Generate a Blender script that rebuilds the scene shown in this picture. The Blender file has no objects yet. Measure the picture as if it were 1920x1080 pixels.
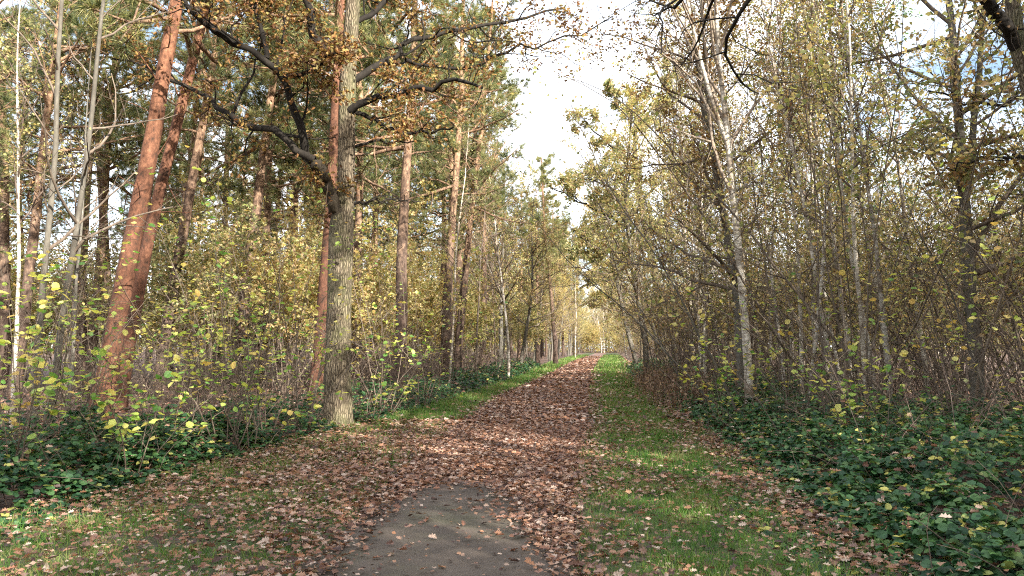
import bpy, math, random
import numpy as np
from mathutils import Vector, Quaternion, Euler
R = math.radians
scene = bpy.context.scene
C = scene.collection

# ------------------------------------------------------------------ camera
F = 1507.0; CH = 1.6; PITCH = math.atan(108 / F)
cam_d = bpy.data.cameras.new("camera"); cam = bpy.data.objects.new("camera", cam_d); C.objects.link(cam)
cam_d.sensor_width = 36; cam_d.lens = 36 * F / 1920; cam_d.clip_end = 2000; cam_d.clip_start = 0.05
cam.location = (0, 0, CH); cam.rotation_euler = (math.pi / 2 + PITCH, 0, 0)
scene.camera = cam

# ------------------------------------------------------------------ sky, sun, exposure
SUN_EL, SUN_AZ = 26.0, 143.0            # azimuth clockwise from +Y (the way the camera looks)
w = bpy.data.worlds.new("World"); scene.world = w; w.use_nodes = True
nt = w.node_tree; bg = nt.nodes["Background"]
sky = nt.nodes.new("ShaderNodeTexSky"); sky.sky_type = 'NISHITA'; sky.sun_disc = False
sky.sun_elevation = R(SUN_EL); sky.sun_rotation = R(SUN_AZ); sky.air_density = 1.0; sky.dust_density = 2.5; sky.ozone_density = 1.0
tcw = nt.nodes.new("ShaderNodeTexCoord"); nzw = nt.nodes.new("ShaderNodeTexNoise"); nzw.inputs['Scale'].default_value = 2.2; nzw.inputs['Detail'].default_value = 7; nzw.inputs['Roughness'].default_value = .6
mpw = nt.nodes.new("ShaderNodeMapping"); mpw.inputs['Scale'].default_value = (1, 1, 2.4); nt.links.new(tcw.outputs['Generated'], mpw.inputs[0]); nt.links.new(mpw.outputs[0], nzw.inputs['Vector'])
rpw = nt.nodes.new("ShaderNodeValToRGB"); rpw.color_ramp.elements[0].position = .36; rpw.color_ramp.elements[1].position = .56; nt.links.new(nzw.outputs['Fac'], rpw.inputs[0])
mxw = nt.nodes.new("ShaderNodeMix"); mxw.data_type = 'RGBA'; nt.links.new(rpw.outputs[0], mxw.inputs[0]); nt.links.new(sky.outputs[0], mxw.inputs[6]); mxw.inputs[7].default_value = (7.2, 7.5, 8.0, 1)
nt.links.new(mxw.outputs[2], bg.inputs[0]); bg.inputs[1].default_value = 0.105
sd = bpy.data.lights.new("sun", 'SUN'); sd.energy = 5.0; sd.angle = R(0.5); sd.color = (1.0, 0.94, 0.84)
so = bpy.data.objects.new("sun", sd); C.objects.link(so)
sdir = Vector((math.sin(R(SUN_AZ)) * math.cos(R(SUN_EL)), math.cos(R(SUN_AZ)) * math.cos(R(SUN_EL)), math.sin(R(SUN_EL))))
so.rotation_euler = sdir.to_track_quat('Z', 'Y').to_euler(); so.location = (20, -20, 40)
scene.view_settings.view_transform = 'Standard'; scene.view_settings.look = 'None'
scene.view_settings.exposure = 1.85; scene.view_settings.gamma = 1.0
cy = scene.cycles
cy.max_bounces = 4; cy.diffuse_bounces = 2; cy.glossy_bounces = 1; cy.transmission_bounces = 2; cy.transparent_max_bounces = 4
cy.caustics_reflective = False; cy.caustics_refractive = False; cy.sample_clamp_indirect = 6
cy.use_denoising = False; cy.filter_width = 1.1

# ------------------------------------------------------------------ numpy mesh tools
def nrm(a):
    return a / np.maximum(np.linalg.norm(a, axis=-1, keepdims=True), 1e-9)

class MB:
    """collects geometry for ONE mesh object"""
    def __init__(s): s.v = []; s.l = []; s.c = []; s.m = []; s.r = []; s.sm = []; s.n = 0
    def add(s, V, loops, counts, mat=0, rnd=None, smooth=True):
        V = np.asarray(V, dtype=np.float32).reshape(-1, 3)
        s.v.append(V); s.l.append(np.asarray(loops, dtype=np.int32).ravel() + s.n)
        counts = np.asarray(counts, dtype=np.int32).ravel(); s.c.append(counts)
        s.m.append(np.full(len(counts), mat, dtype=np.int32)); s.sm.append(np.full(len(counts), smooth, dtype=bool))
        s.r.append(np.zeros(len(V), dtype=np.float32) if rnd is None else np.asarray(rnd, dtype=np.float32))
        s.n += len(V)
    def mesh(s, name, mats):
        me = bpy.data.meshes.new(name)
        if s.n:
            V = np.concatenate(s.v); L = np.concatenate(s.l); K = np.concatenate(s.c)
            me.vertices.add(len(V)); me.vertices.foreach_set("co", V.ravel())
            me.loops.add(len(L)); me.loops.foreach_set("vertex_index", L)
            me.polygons.add(len(K))
            me.polygons.foreach_set("loop_start", np.concatenate([[0], np.cumsum(K)[:-1]]).astype(np.int32))
            me.polygons.foreach_set("material_index", np.concatenate(s.m))
            me.polygons.foreach_set("use_smooth", np.concatenate(s.sm))
            a = me.attributes.new("rnd", 'FLOAT', 'POINT'); a.data.foreach_set("value", np.concatenate(s.r))
            me.update(calc_edges=True)
        for m in mats: me.materials.append(m)
        return me

def tubes(mb, P, Rr, sides=5, mat=0, rough=0.0, rng=None, rnd=None):
    P = np.asarray(P, float); Rr = np.asarray(Rr, float)
    if P.ndim == 2: P = P[None]; Rr = Rr[None]
    B, n, _ = P.shape
    T = nrm(np.gradient(P, axis=1)); mean = np.abs(nrm(P[:, -1] - P[:, 0]))
    ref = np.eye(3)[np.argmin(mean, axis=1)][:, None, :]
    U = nrm(np.cross(T, np.broadcast_to(ref, T.shape))); W = np.cross(T, U)
    a = np.arange(sides) * 2 * math.pi / sides
    rr = Rr[:, :, None] * np.ones((1, 1, sides))
    if rough and rng is not None: rr = rr * (1 + rough * rng.standard_normal((B, n, sides)))
    V = P[:, :, None, :] + rr[..., None] * (U[:, :, None, :] * np.cos(a)[None, None, :, None] + W[:, :, None, :] * np.sin(a)[None, None, :, None])
    i = np.arange(n - 1)[:, None] * sides; j = np.arange(sides)[None]; j2 = (j + 1) % sides
    q = np.stack([i + j, i + j2, i + sides + j2, i + sides + j], -1).reshape(-1, 4)
    q = (q[None] + (np.arange(B) * n * sides)[:, None, None]).reshape(-1)
    r_ = None
    if rnd is not None: r_ = np.repeat(rnd, n * sides)
    mb.add(V, q, np.full(B * (n - 1) * sides, 4), mat, r_, True)

def strands(rng, S, D, L, r0, n=6, wob=.12, up=0.0, tip=.3):
    S = np.atleast_2d(S); D = nrm(np.atleast_2d(D)); B = len(S)
    L = np.broadcast_to(L, (B,)); r0 = np.broadcast_to(r0, (B,))
    P = np.zeros((B, n, 3)); P[:, 0] = S; d = D.copy(); st = (L / (n - 1))[:, None]
    for k in range(1, n):
        d = d + rng.standard_normal((B, 3)) * wob; d[:, 2] += up; d = nrm(d)
        P[:, k] = P[:, k - 1] + d * st
    rad = r0[:, None] * (1 - (1 - tip) * np.linspace(0, 1, n)[None])
    return P, rad, L

def kids(rng, P, Rr, L, k, t0, t1, ang, lenf, rfac=.013, taper=.6, rmax=.65):
    B, n, _ = P.shape
    t = t0 + (t1 - t0) * (np.arange(k)[None] + rng.random((B, k))) / k
    x = np.clip(t * (n - 1), 0, n - 1.001); i = x.astype(int); f = (x - i)[..., None]
    b = np.arange(B)[:, None]
    S = P[b, i] * (1 - f) + P[b, i + 1] * f; T = nrm(P[b, i + 1] - P[b, i])
    r = Rr[b, i] * (1 - f[..., 0]) + Rr[b, i + 1] * f[..., 0]
    u = nrm(np.cross(T, rng.standard_normal(T.shape))); an = R(ang) * (1 + .3 * rng.standard_normal((B, k, 1)))
    D = T * np.cos(an) + u * np.sin(an)
    LL = L[:, None] * lenf * (1 - taper * (t - t0) / max(t1 - t0, 1e-6)) * rng.uniform(.6, 1.3, (B, k))
    r0 = np.minimum(r * rmax, LL * rfac)
    return S.reshape(-1, 3), D.reshape(-1, 3), LL.ravel(), r0.ravel()

# leaf templates: x across, y along, z normal
def tpl(verts, faces): return np.array(verts, float), faces
T_ROUND = tpl([(0, 0, 0), (.36, .2, .07), (.46, .58, .09), (.2, .9, .03), (0, 1, -.04), (-.2, .9, .03), (-.46, .58, .09), (-.36, .2, .07), (0, .55, 0)],
              [(0, 1, 2, 8), (8, 2, 3, 4), (0, 8, 6, 7), (8, 4, 5, 6)])
T_SMALL = tpl([(0, 0, 0), (.36, .45, .08), (0, 1, 0), (-.36, .45, .08)], [(0, 1, 2), (0, 2, 3)])
T_OAK = tpl([(0, 0, .02), (.10, .12, .03), (.24, .22, .10), (.13, .36, .04), (.36, .5, .16), (.17, .6, .05), (.3, .76, .1), (.1, .86, .02), (0, 1, -.06),
             (-.10, .12, .03), (-.24, .22, .07), (-.13, .36, .04), (-.36, .5, .12), (-.17, .6, .05), (-.3, .76, .14), (-.1, .86, .02), (0, .36, -.02), (0, .6, -.03)],
            [(0, 1, 2, 3, 16), (16, 3, 4, 5, 17), (17, 5, 6, 7, 8), (0, 16, 11, 10, 9), (16, 17, 13, 12, 11), (17, 8, 15, 14, 13)])
_nt = []; _nf = []
for _k in range(7):
    _a = _k * 2.4; _s = .25 + .11 * _k
    _x, _y = math.cos(_a) * _s, math.sin(_a) * _s
    _nt += [(_x * .1 - .03, 0, _y * .1), (_x * .1 + .03, 0, _y * .1 + .02), (_x, 1 - .3 * _s, _y)]; _nf.append((3 * _k, 3 * _k + 1, 3 * _k + 2))
T_NEEDLE = tpl(_nt, _nf)
T_BLADE = tpl([(-.5, 0, 0), (.5, 0, 0), (.25, .6, .12), (0, 1, .35), (-.25, .6, .12)], [(0, 1, 2, 4), (4, 2, 3)])

def leaves(mb, T, pos, ydir, nor, size, rng, mat=0, wid=None, rnd=None):
    V, Fs = T; N = len(pos)
    if N == 0: return
    y = nrm(ydir); x = nrm(np.cross(y, nor)); z = np.cross(x, y)
    s = np.broadcast_to(size, (N,))[:, None, None]; wx = 1.0 if wid is None else wid
    out = pos[:, None, :] + s * (V[None, :, 0:1] * wx * x[:, None] + V[None, :, 1:2] * y[:, None] + V[None, :, 2:3] * z[:, None])
    k = len(V); loops = np.array([i for f in Fs for i in f]); cnt = np.array([len(f) for f in Fs])
    L = (loops[None] + (np.arange(N) * k)[:, None]).ravel()
    rr = rng.random(N) if rnd is None else rnd
    mb.add(out, L, np.tile(cnt, N), mat, np.repeat(rr, k), False)

def on_strands(rng, P, m, t0=.15):
    B, n, _ = P.shape
    x = np.clip(rng.uniform(t0, 1, (B, m)) * (n - 1), 0, n - 1.001); i = x.astype(int); f = (x - i)[..., None]; b = np.arange(B)[:, None]
    return (P[b, i] * (1 - f) + P[b, i + 1] * f).reshape(-1, 3), nrm(P[b, i + 1] - P[b, i]).reshape(-1, 3)

def foliage(mb, rng, P, m, size, T=T_SMALL, flat=.5, mat=0, droop=0.0, keep=1.0, spread=.04):
    p, t = on_strands(rng, P, m)
    if keep < 1: k = rng.random(len(p)) < keep; p = p[k]; t = t[k]
    N = len(p); p = p + rng.standard_normal((N, 3)) * spread
    y = t + rng.standard_normal((N, 3)) * .7; y[:, 2] = y[:, 2] * (1 - flat) - droop
    nor = rng.standard_normal((N, 3)) * (1 - flat) + np.array([0, 0, 1.0]) * (flat + .2)
    leaves(mb, T, p, y, nor, size * rng.uniform(.65, 1.2, N), rng, mat)

def vnoise(x, y, sc, seed=0):
    r = np.random.default_rng(seed); s = 0
    for k in range(6):
        a, b, p = r.uniform(-1, 1), r.uniform(-1, 1), r.uniform(0, 7)
        f = (1 + k * .7) / sc; s = s + np.sin(f * (a * x + b * y) * 2.2 + p) * np.cos(f * (b * x - a * y) * 1.7 + p * 2)
    return s / 3.0

# ------------------------------------------------------------------ materials
def mat_new(name):
    m = bpy.data.materials.new(name); m.use_nodes = True; n = m.node_tree.nodes; l = m.node_tree.links; n.clear()
    out = n.new("ShaderNodeOutputMaterial"); return m, n, l, out
def ramp(n, l, src, cols, inter='LINEAR'):
    r = n.new("ShaderNodeValToRGB"); r.color_ramp.interpolation = inter; e = r.color_ramp.elements
    while len(e) < len(cols): e.new(0.5)
    for k, (p, c) in enumerate(cols): e[k].position = p; e[k].color = (*c, 1)
    l.new(src, r.inputs[0]); return r.outputs[0]
def mix(n, l, fac, a, b, typ='MIX'):
    m = n.new("ShaderNodeMix"); m.data_type = 'RGBA'; m.blend_type = typ
    for idx, v in ((0, fac), (6, a), (7, b)):
        if hasattr(v, 'links') or isinstance(v, bpy.types.NodeSocket): l.new(v, m.inputs[idx])
        elif idx == 0: m.inputs[0].default_value = v
        else: m.inputs[idx].default_value = (*v, 1)
    return m.outputs[2]
def noise(n, l, vec, scale, detail=4, rough=.6, sx=(1, 1, 1)):
    mp = n.new("ShaderNodeMapping"); mp.inputs['Scale'].default_value = sx; l.new(vec, mp.inputs[0])
    t = n.new("ShaderNodeTexNoise"); t.inputs['Scale'].default_value = scale; t.inputs['Detail'].default_value = detail; t.inputs['Roughness'].default_value = rough
    l.new(mp.outputs[0], t.inputs['Vector']); return t.outputs['Fac']
def voro(n, l, vec, scale, sx=(1, 1, 1), feature='F1', out='Distance', rnd=1.0):
    mp = n.new("ShaderNodeMapping"); mp.inputs['Scale'].default_value = sx; l.new(vec, mp.inputs[0])
    t = n.new("ShaderNodeTexVoronoi"); t.feature = feature; t.inputs['Scale'].default_value = scale; t.inputs['Randomness'].default_value = rnd
    l.new(mp.outputs[0], t.inputs['Vector']); return t.outputs[out]
def math_n(n, l, op, a, b=0.0):
    m = n.new("ShaderNodeMath"); m.operation = op
    for k, v in enumerate((a, b)):
        if isinstance(v, bpy.types.NodeSocket): l.new(v, m.inputs[k])
        else: m.inputs[k].default_value = v
    return m.outputs[0]

def leaf_mat(name, cols, trans=.4, rough=.55, var=.12, spec=.3):
    m, n, l, out = mat_new(name)
    at = n.new("ShaderNodeAttribute"); at.attribute_name = "rnd"
    oi = n.new("ShaderNodeObjectInfo"); geo = n.new("ShaderNodeNewGeometry")
    f = math_n(n, l, 'ADD', at.outputs['Fac'], math_n(n, l, 'MULTIPLY', math_n(n, l, 'SUBTRACT', oi.outputs['Random'], .5), .35))
    k = len(cols); col = ramp(n, l, f, [((i + .5) / k, c) for i, c in enumerate(cols)])
    nz = noise(n, l, geo.outputs['Position'], 60, 2)
    col = mix(n, l, .35, col, ramp(n, l, nz, [(.3, (.45, .4, .35)), (.7, (1, 1, 1))]), 'MULTIPLY')
    b = n.new("ShaderNodeBsdfPrincipled"); l.new(col, b.inputs['Base Color']); b.inputs['Roughness'].default_value = rough; b.inputs['Specular IOR Level'].default_value = spec
    t = n.new("ShaderNodeBsdfTranslucent"); l.new(mix(n, l, 1.0, col, (1.25, 1.15, .7), 'MULTIPLY'), t.inputs[0])
    ms = n.new("ShaderNodeMixShader"); ms.inputs[0].default_value = trans; l.new(b.outputs[0], ms.inputs[1]); l.new(t.outputs[0], ms.inputs[2]); l.new(ms.outputs[0], out.inputs[0])
    return m

def bark_mat(name, kind, c1, c2, c3, bump=.5):
    m, n, l, out = mat_new(name)
    tc = n.new("ShaderNodeTexCoord"); ob = tc.outputs['Object']
    b = n.new("ShaderNodeBsdfPrincipled"); b.inputs['Roughness'].default_value = .85; b.inputs['Specular IOR Level'].default_value = .2
    if kind == 'ridged':
        v = voro(n, l, ob, 26, (1, 1, .22), 'DISTANCE_TO_EDGE'); nz = noise(n, l, ob, 9, 6, .7, (1, 1, .35)); big = noise(n, l, ob, 1.3, 3)
        h = math_n(n, l, 'ADD', math_n(n, l, 'MULTIPLY', math_n(n, l, 'MINIMUM', v, .25), 3.0), nz)
        col = ramp(n, l, h, [(.38, c1), (.75, c2), (1.0, c3)])
        col = mix(n, l, ramp(n, l, big, [(.45, (0, 0, 0)), (.7, (1, 1, 1))]), col, mix(n, l, .5, col, (.13, .16, .06)))
    elif kind == 'pine':
        sp = n.new("ShaderNodeSeparateXYZ"); l.new(ob, sp.inputs[0])
        nz = noise(n, l, ob, 7, 6, .7, (1, 1, .6)); v = noise(n, l, ob, 26, 4, .7, (1, 1, .5))
        h = math_n(n, l, 'ADD', math_n(n, l, 'MULTIPLY', v, .5), math_n(n, l, 'MULTIPLY', nz, .75))
        low = ramp(n, l, h, [(.46, (.035, .024, .018)), (.62, c1), (.82, tuple(min(1, x * 1.8) for x in c1))])
        hi = ramp(n, l, h, [(.45, tuple(x * .6 for x in c2)), (.58, c2), (.78, c3)])
        zz = math_n(n, l, 'ADD', math_n(n, l, 'MULTIPLY', sp.outputs[2], .058), math_n(n, l, 'MULTIPLY', nz, .8))
        col = mix(n, l, ramp(n, l, zz, [(.62, (0, 0, 0)), (1.0, (1, 1, 1))]), low, hi)
        fl = voro(n, l, ob, 9, (1, 1, 1.8)); col = mix(n, l, ramp(n, l, fl, [(.08, (1, 1, 1)), (.16, (0, 0, 0))]), col, (.04, .028, .02))
    elif kind == 'birch':
        nz = noise(n, l, ob, 6, 5, .7, (.5, .5, 3.0)); n2 = noise(n, l, ob, 2.2, 4, .6)
        col = ramp(n, l, nz, [(.27, (.06, .05, .04)), (.36, c1), (.55, c2), (.8, c3)])
        col = mix(n, l, ramp(n, l, n2, [(.35, (1, 1, 1)), (.55, (0, 0, 0))]), col, (.16, .115, .075))
        h = nz
    else:
        nz = noise(n, l, ob, 14, 6, .65, (1, 1, .4)); n2 = noise(n, l, ob, 2.0, 4)
        col = mix(n, l, n2, ramp(n, l, nz, [(.3, c1), (.55, c2), (.8, c3)]), ramp(n, l, nz, [(.3, c1), (.6, c1), (.9, c2)]))
        h = nz
    oi = n.new("ShaderNodeObjectInfo")
    col = mix(n, l, 1.0, col, ramp(n, l, oi.outputs['Random'], [(0, (.75, .74, .74)), (.5, (1, .97, .93)), (1, (1.0, 1.0, 1.0))]), 'MULTIPLY')
    l.new(col, b.inputs['Base Color'])
    bp = n.new("ShaderNodeBump"); bp.inputs['Strength'].default_value = bump; bp.inputs['Distance'].default_value = .03
    l.new(h, bp.inputs['Height']); l.new(bp.outputs[0], b.inputs['Normal']); l.new(b.outputs[0], out.inputs[0])
    return m

M = {}
M['oak_bark'] = bark_mat('oak_bark', 'ridged', (.05, .04, .028), (.145, .115, .08), (.23, .19, .135), 1.0)
M['dark_bark'] = bark_mat('dark_bark', 'plain', (.012, .010, .008), (.03, .025, .02), (.07, .058, .043), .6)
M['limb_bark'] = bark_mat('limb_bark', 'plain', (.03, .024, .018), (.085, .07, .05), (.15, .125, .095), .8)
M['pine_bark'] = bark_mat('pine_bark', 'pine', (.095, .066, .052), (.175, .10, .06), (.42, .29, .19), .8)
M['red_pine_bark'] = bark_mat('red_pine_bark', 'pine', (.105, .048, .03), (.15, .066, .038), (.28, .145, .085), .8)
M['birch_bark'] = bark_mat('birch_bark', 'birch', (.28, .24, .19), (.62, .58, .51), (.84, .81, .75), .3)
M['grey_bark'] = bark_mat('grey_bark', 'plain', (.08, .072, .06), (.18, .168, .14), (.33, .31, .27), .3)
M['hazel_bark'] = bark_mat('hazel_bark', 'plain', (.085, .065, .05), (.23, .185, .145), (.46, .39, .31), .3)
M['brown_twig'] = bark_mat('brown_twig', 'plain', (.075, .055, .043), (.22, .165, .13), (.44, .36, .29), .2)
M['pale_twig'] = bark_mat('pale_twig', 'plain', (.16, .12, .09), (.38, .31, .24), (.6, .54, .45), .2)
M['needles'] = leaf_mat('pine_needles', [(.05, .075, .035), (.12, .15, .06), (.22, .24, .09), (.36, .34, .14)], .35, .5)
M['oak_leaf'] = leaf_mat('oak_leaves', [(.08, .042, .02), (.19, .085, .032), (.32, .16, .06), (.42, .28, .10), (.30, .27, .09), (.16, .09, .04)], .4)
M['hazel_leaf'] = leaf_mat('hazel_leaves', [(.16, .34, .08), (.38, .55, .12), (.60, .70, .17), (.78, .78, .22), (.82, .74, .25), (.72, .5, .17)], .5, .45)
M['yellow_leaf'] = leaf_mat('yellow_leaves', [(.24, .27, .10), (.45, .45, .18), (.65, .59, .27), (.74, .60, .33), (.48, .33, .17)], .55)
M['olive_leaf'] = leaf_mat('olive_leaves', [(.11, .14, .06), (.23, .26, .11), (.38, .38, .18), (.53, .48, .26), (.40, .29, .17)], .5)
M['brown_leaf'] = leaf_mat('brown_leaves', [(.15, .09, .045), (.30, .17, .08), (.44, .27, .12), (.40, .33, .13), (.18, .19, .07)], .45)
M['green_leaf'] = leaf_mat('green_leaves', [(.04, .12, .03), (.08, .19, .04), (.15, .26, .06), (.28, .32, .1)], .45)
M['bramble_leaf'] = leaf_mat('bramble_leaves', [(.014, .055, .022), (.028, .09, .033), (.045, .12, .042), (.06, .15, .05), (.09, .19, .06), (.15, .24, .075), (.56, .52, .14)], .28, .5, spec=.4)
M['litter_leaf'] = leaf_mat('fallen_leaves', [(.075, .042, .036), (.18, .09, .062), (.31, .145, .085), (.24, .155, .13), (.39, .19, .10), (.44, .28, .20), (.58, .45, .37)], .15, .5)
M['grass'] = leaf_mat('grass_blades', [(.045, .12, .025), (.08, .20, .035), (.13, .26, .045), (.22, .28, .08), (.34, .30, .15)], .35)
M['dry'] = leaf_mat('dry_stalks', [(.16, .09, .06), (.30, .19, .13), (.42, .30, .2)], .25)

def ground_mat(name, cols, cell=11, small=None, dirt=(.06, .045, .035), bump=.6):
    m, n, l, out = mat_new(name)
    geo = n.new("ShaderNodeNewGeometry"); pos = geo.outputs['Position']
    nz = noise(n, l, pos, 1.1, 5, .7); wob = noise(n, l, pos, 30, 3)
    vm = n.new("ShaderNodeVectorMath"); vm.operation = 'ADD'; cb = n.new("ShaderNodeCombineXYZ")
    l.new(math_n(n, l, 'MULTIPLY', wob, .09), cb.inputs[0]); l.new(math_n(n, l, 'MULTIPLY', wob, -.07), cb.inputs[1]); l.new(pos, vm.inputs[0]); l.new(cb.outputs[0], vm.inputs[1])
    vc = voro(n, l, vm.outputs[0], cell, out='Color'); vd = voro(n, l, vm.outputs[0], cell)
    sp = n.new("ShaderNodeSeparateColor"); l.new(vc, sp.inputs[0]); k = len(cols)
    col = ramp(n, l, sp.outputs[0], [((i + .5) / k, c) for i, c in enumerate(cols)])
    col = mix(n, l, ramp(n, l, vd, [(.45, (0, 0, 0)), (.75, (1, 1, 1))]), col, dirt)
    col = mix(n, l, ramp(n, l, nz, [(.4, (0, 0, 0)), (.65, (1, 1, 1))]), col, mix(n, l, .6, col, dirt))
    if small is not None:
        sm = noise(n, l, pos, 3.5, 6, .75); col = mix(n, l, ramp(n, l, sm, [(.42, (0, 0, 0)), (.56, (1, 1, 1))]), col, small)
    b = n.new("ShaderNodeBsdfPrincipled"); b.inputs['Roughness'].default_value = .9; l.new(col, b.inputs['Base Color'])
    bp = n.new("ShaderNodeBump"); bp.inputs['Strength'].default_value = bump; bp.inputs['Distance'].default_value = .04
    l.new(math_n(n, l, 'ADD', sp.outputs[1], noise(n, l, pos, 40, 4)), bp.inputs['Height']); l.new(bp.outputs[0], b.inputs['Normal']); l.new(b.outputs[0], out.inputs[0])
    return m
M['floor'] = ground_mat('forest_floor', [(.05, .025, .018), (.12, .055, .035), (.18, .09, .06), (.08, .04, .03), (.22, .12, .08)])
M['verge'] = ground_mat('verge_soil', [(.05, .06, .02), (.14, .075, .05), (.08, .10, .03), (.2, .11, .08)], small=(.05, .085, .02))
def path_mat():
    m, n, l, out = mat_new('path_earth'); geo = n.new("ShaderNodeNewGeometry"); pos = geo.outputs['Position']
    a = noise(n, l, pos, 1.6, 6, .65); f = noise(n, l, pos, 90, 4, .8); v = voro(n, l, pos, 70); v2 = voro(n, l, pos, 170)
    col = ramp(n, l, a, [(.3, (.05, .036, .026)), (.5, (.095, .071, .053)), (.75, (.135, .104, .08))])
    col = mix(n, l, ramp(n, l, noise(n, l, pos, .9, 5, .7), [(.48, (0, 0, 0)), (.68, (.5, .5, .5))]), col, (.085, .09, .04))
    col = mix(n, l, .55, col, ramp(n, l, f, [(.3, (.7, .68, .66)), (.7, (1.15, 1.14, 1.12))]), 'MULTIPLY')
    col = mix(n, l, ramp(n, l, v, [(.12, (.55, .55, .55)), (.2, (0, 0, 0))]), col, (.3, .26, .23))
    col = mix(n, l, ramp(n, l, voro(n, l, pos, 23), [(.08, (.8, .8, .8)), (.14, (0, 0, 0))]), col, (.035, .025, .02))
    sy = n.new("ShaderNodeSeparateXYZ"); l.new(pos, sy.inputs[0]); vc = voro(n, l, pos, 12, out='Color'); sc_ = n.new("ShaderNodeSeparateColor"); l.new(vc, sc_.inputs[0])
    mul = ramp(n, l, sc_.outputs[0], [(.1, (.07, .04, .035)), (.35, (.17, .085, .06)), (.6, (.27, .13, .085)), (.9, (.36, .23, .18))])
    edge = math_n(n, l, 'ADD', math_n(n, l, 'MULTIPLY', sy.outputs[1], .08), math_n(n, l, 'MULTIPLY', a, .4))
    col = mix(n, l, ramp(n, l, edge, [(.93, (0, 0, 0)), (1.0, (.85, .85, .85))]), col, mul)
    b = n.new("ShaderNodeBsdfPrincipled"); b.inputs['Roughness'].default_value = .8; l.new(col, b.inputs['Base Color'])
    bp = n.new("ShaderNodeBump"); bp.inputs['Strength'].default_value = .6; bp.inputs['Distance'].default_value = .015
    l.new(math_n(n, l, 'ADD', math_n(n, l, 'ADD', f, v2), math_n(n, l, 'MULTIPLY', a, 2)), bp.inputs['Height']); l.new(bp.outputs[0], b.inputs['Normal']); l.new(b.outputs[0], out.inputs[0])
    return m
M['path'] = path_mat()
def plain(name, c, r=.7):
    m, n, l, out = mat_new(name); geo = n.new("ShaderNodeNewGeometry")
    b = n.new("ShaderNodeBsdfPrincipled"); b.inputs['Roughness'].default_value = r
    l.new(mix(n, l, .5, c, ramp(n, l, noise(n, l, geo.outputs['Position'], 3, 5), [(.3, tuple(x * .6 for x in c)), (.7, c)])), b.inputs['Base Color']); l.new(b.outputs[0], out.inputs[0]); return m

# ------------------------------------------------------------------ object tools
def link(name, data, parent=None):
    o = bpy.data.objects.new(name, data); C.objects.link(o)
    if parent is not None: o.parent = parent
    return o
def tag(o, label=None, cat=None, group=None, kind=None):
    if label: o['label'] = label
    if cat: o['category'] = cat
    if group: o['group'] = group
    if kind: o['kind'] = kind
    return o
def thing(name, label, cat, parts, loc, rotz=0, lean=None, scale=1.0, group=None):
    """parts: list of (part_name, mesh, [(sub_name, mesh)...]); meshes are shared between copies"""
    e = link(name, None); e.location = loc; e.empty_display_size = .3
    q = Quaternion((0, 0, 1), rotz)
    if lean is not None: q = Vector((0, 0, 1)).rotation_difference(Vector(lean).normalized()) @ q
    e.rotation_mode = 'QUATERNION'; e.rotation_quaternion = q
    e.scale = (scale,) * 3 if not isinstance(scale, tuple) else scale
    tag(e, label, cat, group)
    for p in parts:
        o = link(p[0], p[1], e)
        for s in (p[2] if len(p) > 2 else []): link(s[0], s[1], o)
    return e

def W(px, py, d):
    """world point seen at photo pixel (px, py), d metres out"""
    u, v = (px - 960) / F, (540 - py) / F
    r = Vector((u, math.cos(PITCH) - v * math.sin(PITCH), math.sin(PITCH) + v * math.cos(PITCH)))
    return Vector((0, 0, CH)) + r * (d / r.y)
def base_lean(px, d, tpx=None, tpy=0):
    g = Vector(((px - 960) / F / 1.0 * d * 1.0, d, 0))
    if tpx is None: return g, (0, 0, 1)
    t = W(tpx, tpy, d); return g, (t - g)

PD = [-30, 0, 5.6, 9.6, 16, 26, 46, 75, 142, 200, 300]
PL = [-1.6, -1.5, -1.45, -1.46, -1.05, -.3, 2.25, 5.4, 14.0, 21.5, 34]
PR = [.4, .45, .48, .77, 1.58, 2.5, 4.65, 8.0, 16.3, 23.7, 36.3]
LD = [-30, 0, 5.6, 7, 12, 16, 20, 29, 46, 75, 142, 200, 300]
LX = [-5.5, -5, -4.8, -4.5, -3.8, -2.9, -2.3, -1.0, 1.0, 4.0, 12.2, 19.5, 32]
RD = [-30, 0, 5.6, 8, 13, 21.5, 46, 75, 142, 200, 300]
RX = [2.6, 2.7, 2.75, 2.9, 3.4, 4.2, 6.6, 10.5, 18.5, 26, 38.6]
pl = lambda d: np.interp(d, PD, PL)
pr = lambda d: np.interp(d, PD, PR)
lx = lambda d: np.interp(d, LD, LX)
rx = lambda d: np.interp(d, RD, RX)

# ------------------------------------------------------------------ ground
def fheight(x, y):
    out = np.maximum(lx(y) - x, x - rx(y)); s = np.clip(out / 2.5, 0, 1); s = s * s * (3 - 2 * s)
    return -.03 + s * (.10 + .16 * vnoise(x, y, 5.0, 3))
def grid_obj(name, X, Y, Z, m, label=None):
    a, b = X.shape; V = np.stack([X, Y, Z], -1).reshape(-1, 3)
    i = np.arange(a - 1)[:, None] * b + np.arange(b - 1)[None]
    q = np.stack([i, i + 1, i + b + 1, i + b], -1).reshape(-1)
    mb = MB(); mb.add(V, q, np.full((a - 1) * (b - 1), 4)); o = link(name, mb.mesh(name, [m])); tag(o, kind='structure', label=label); return o
ys = np.concatenate([np.arange(-40, 80, 1.0), np.arange(80, 420, 5.0)]); xs = np.concatenate([np.arange(-260, -50, 10.), np.arange(-50, 70, 1.0), np.arange(70, 280, 10.)])
Y, X = np.meshgrid(ys, xs, indexing='ij'); grid_obj('forest_ground', X, Y, fheight(X, Y), M['floor'])
dd = np.concatenate([np.arange(-8, 60, .4), np.arange(60, 178, 3.0)]); t = np.linspace(0, 1, 40)
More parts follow.
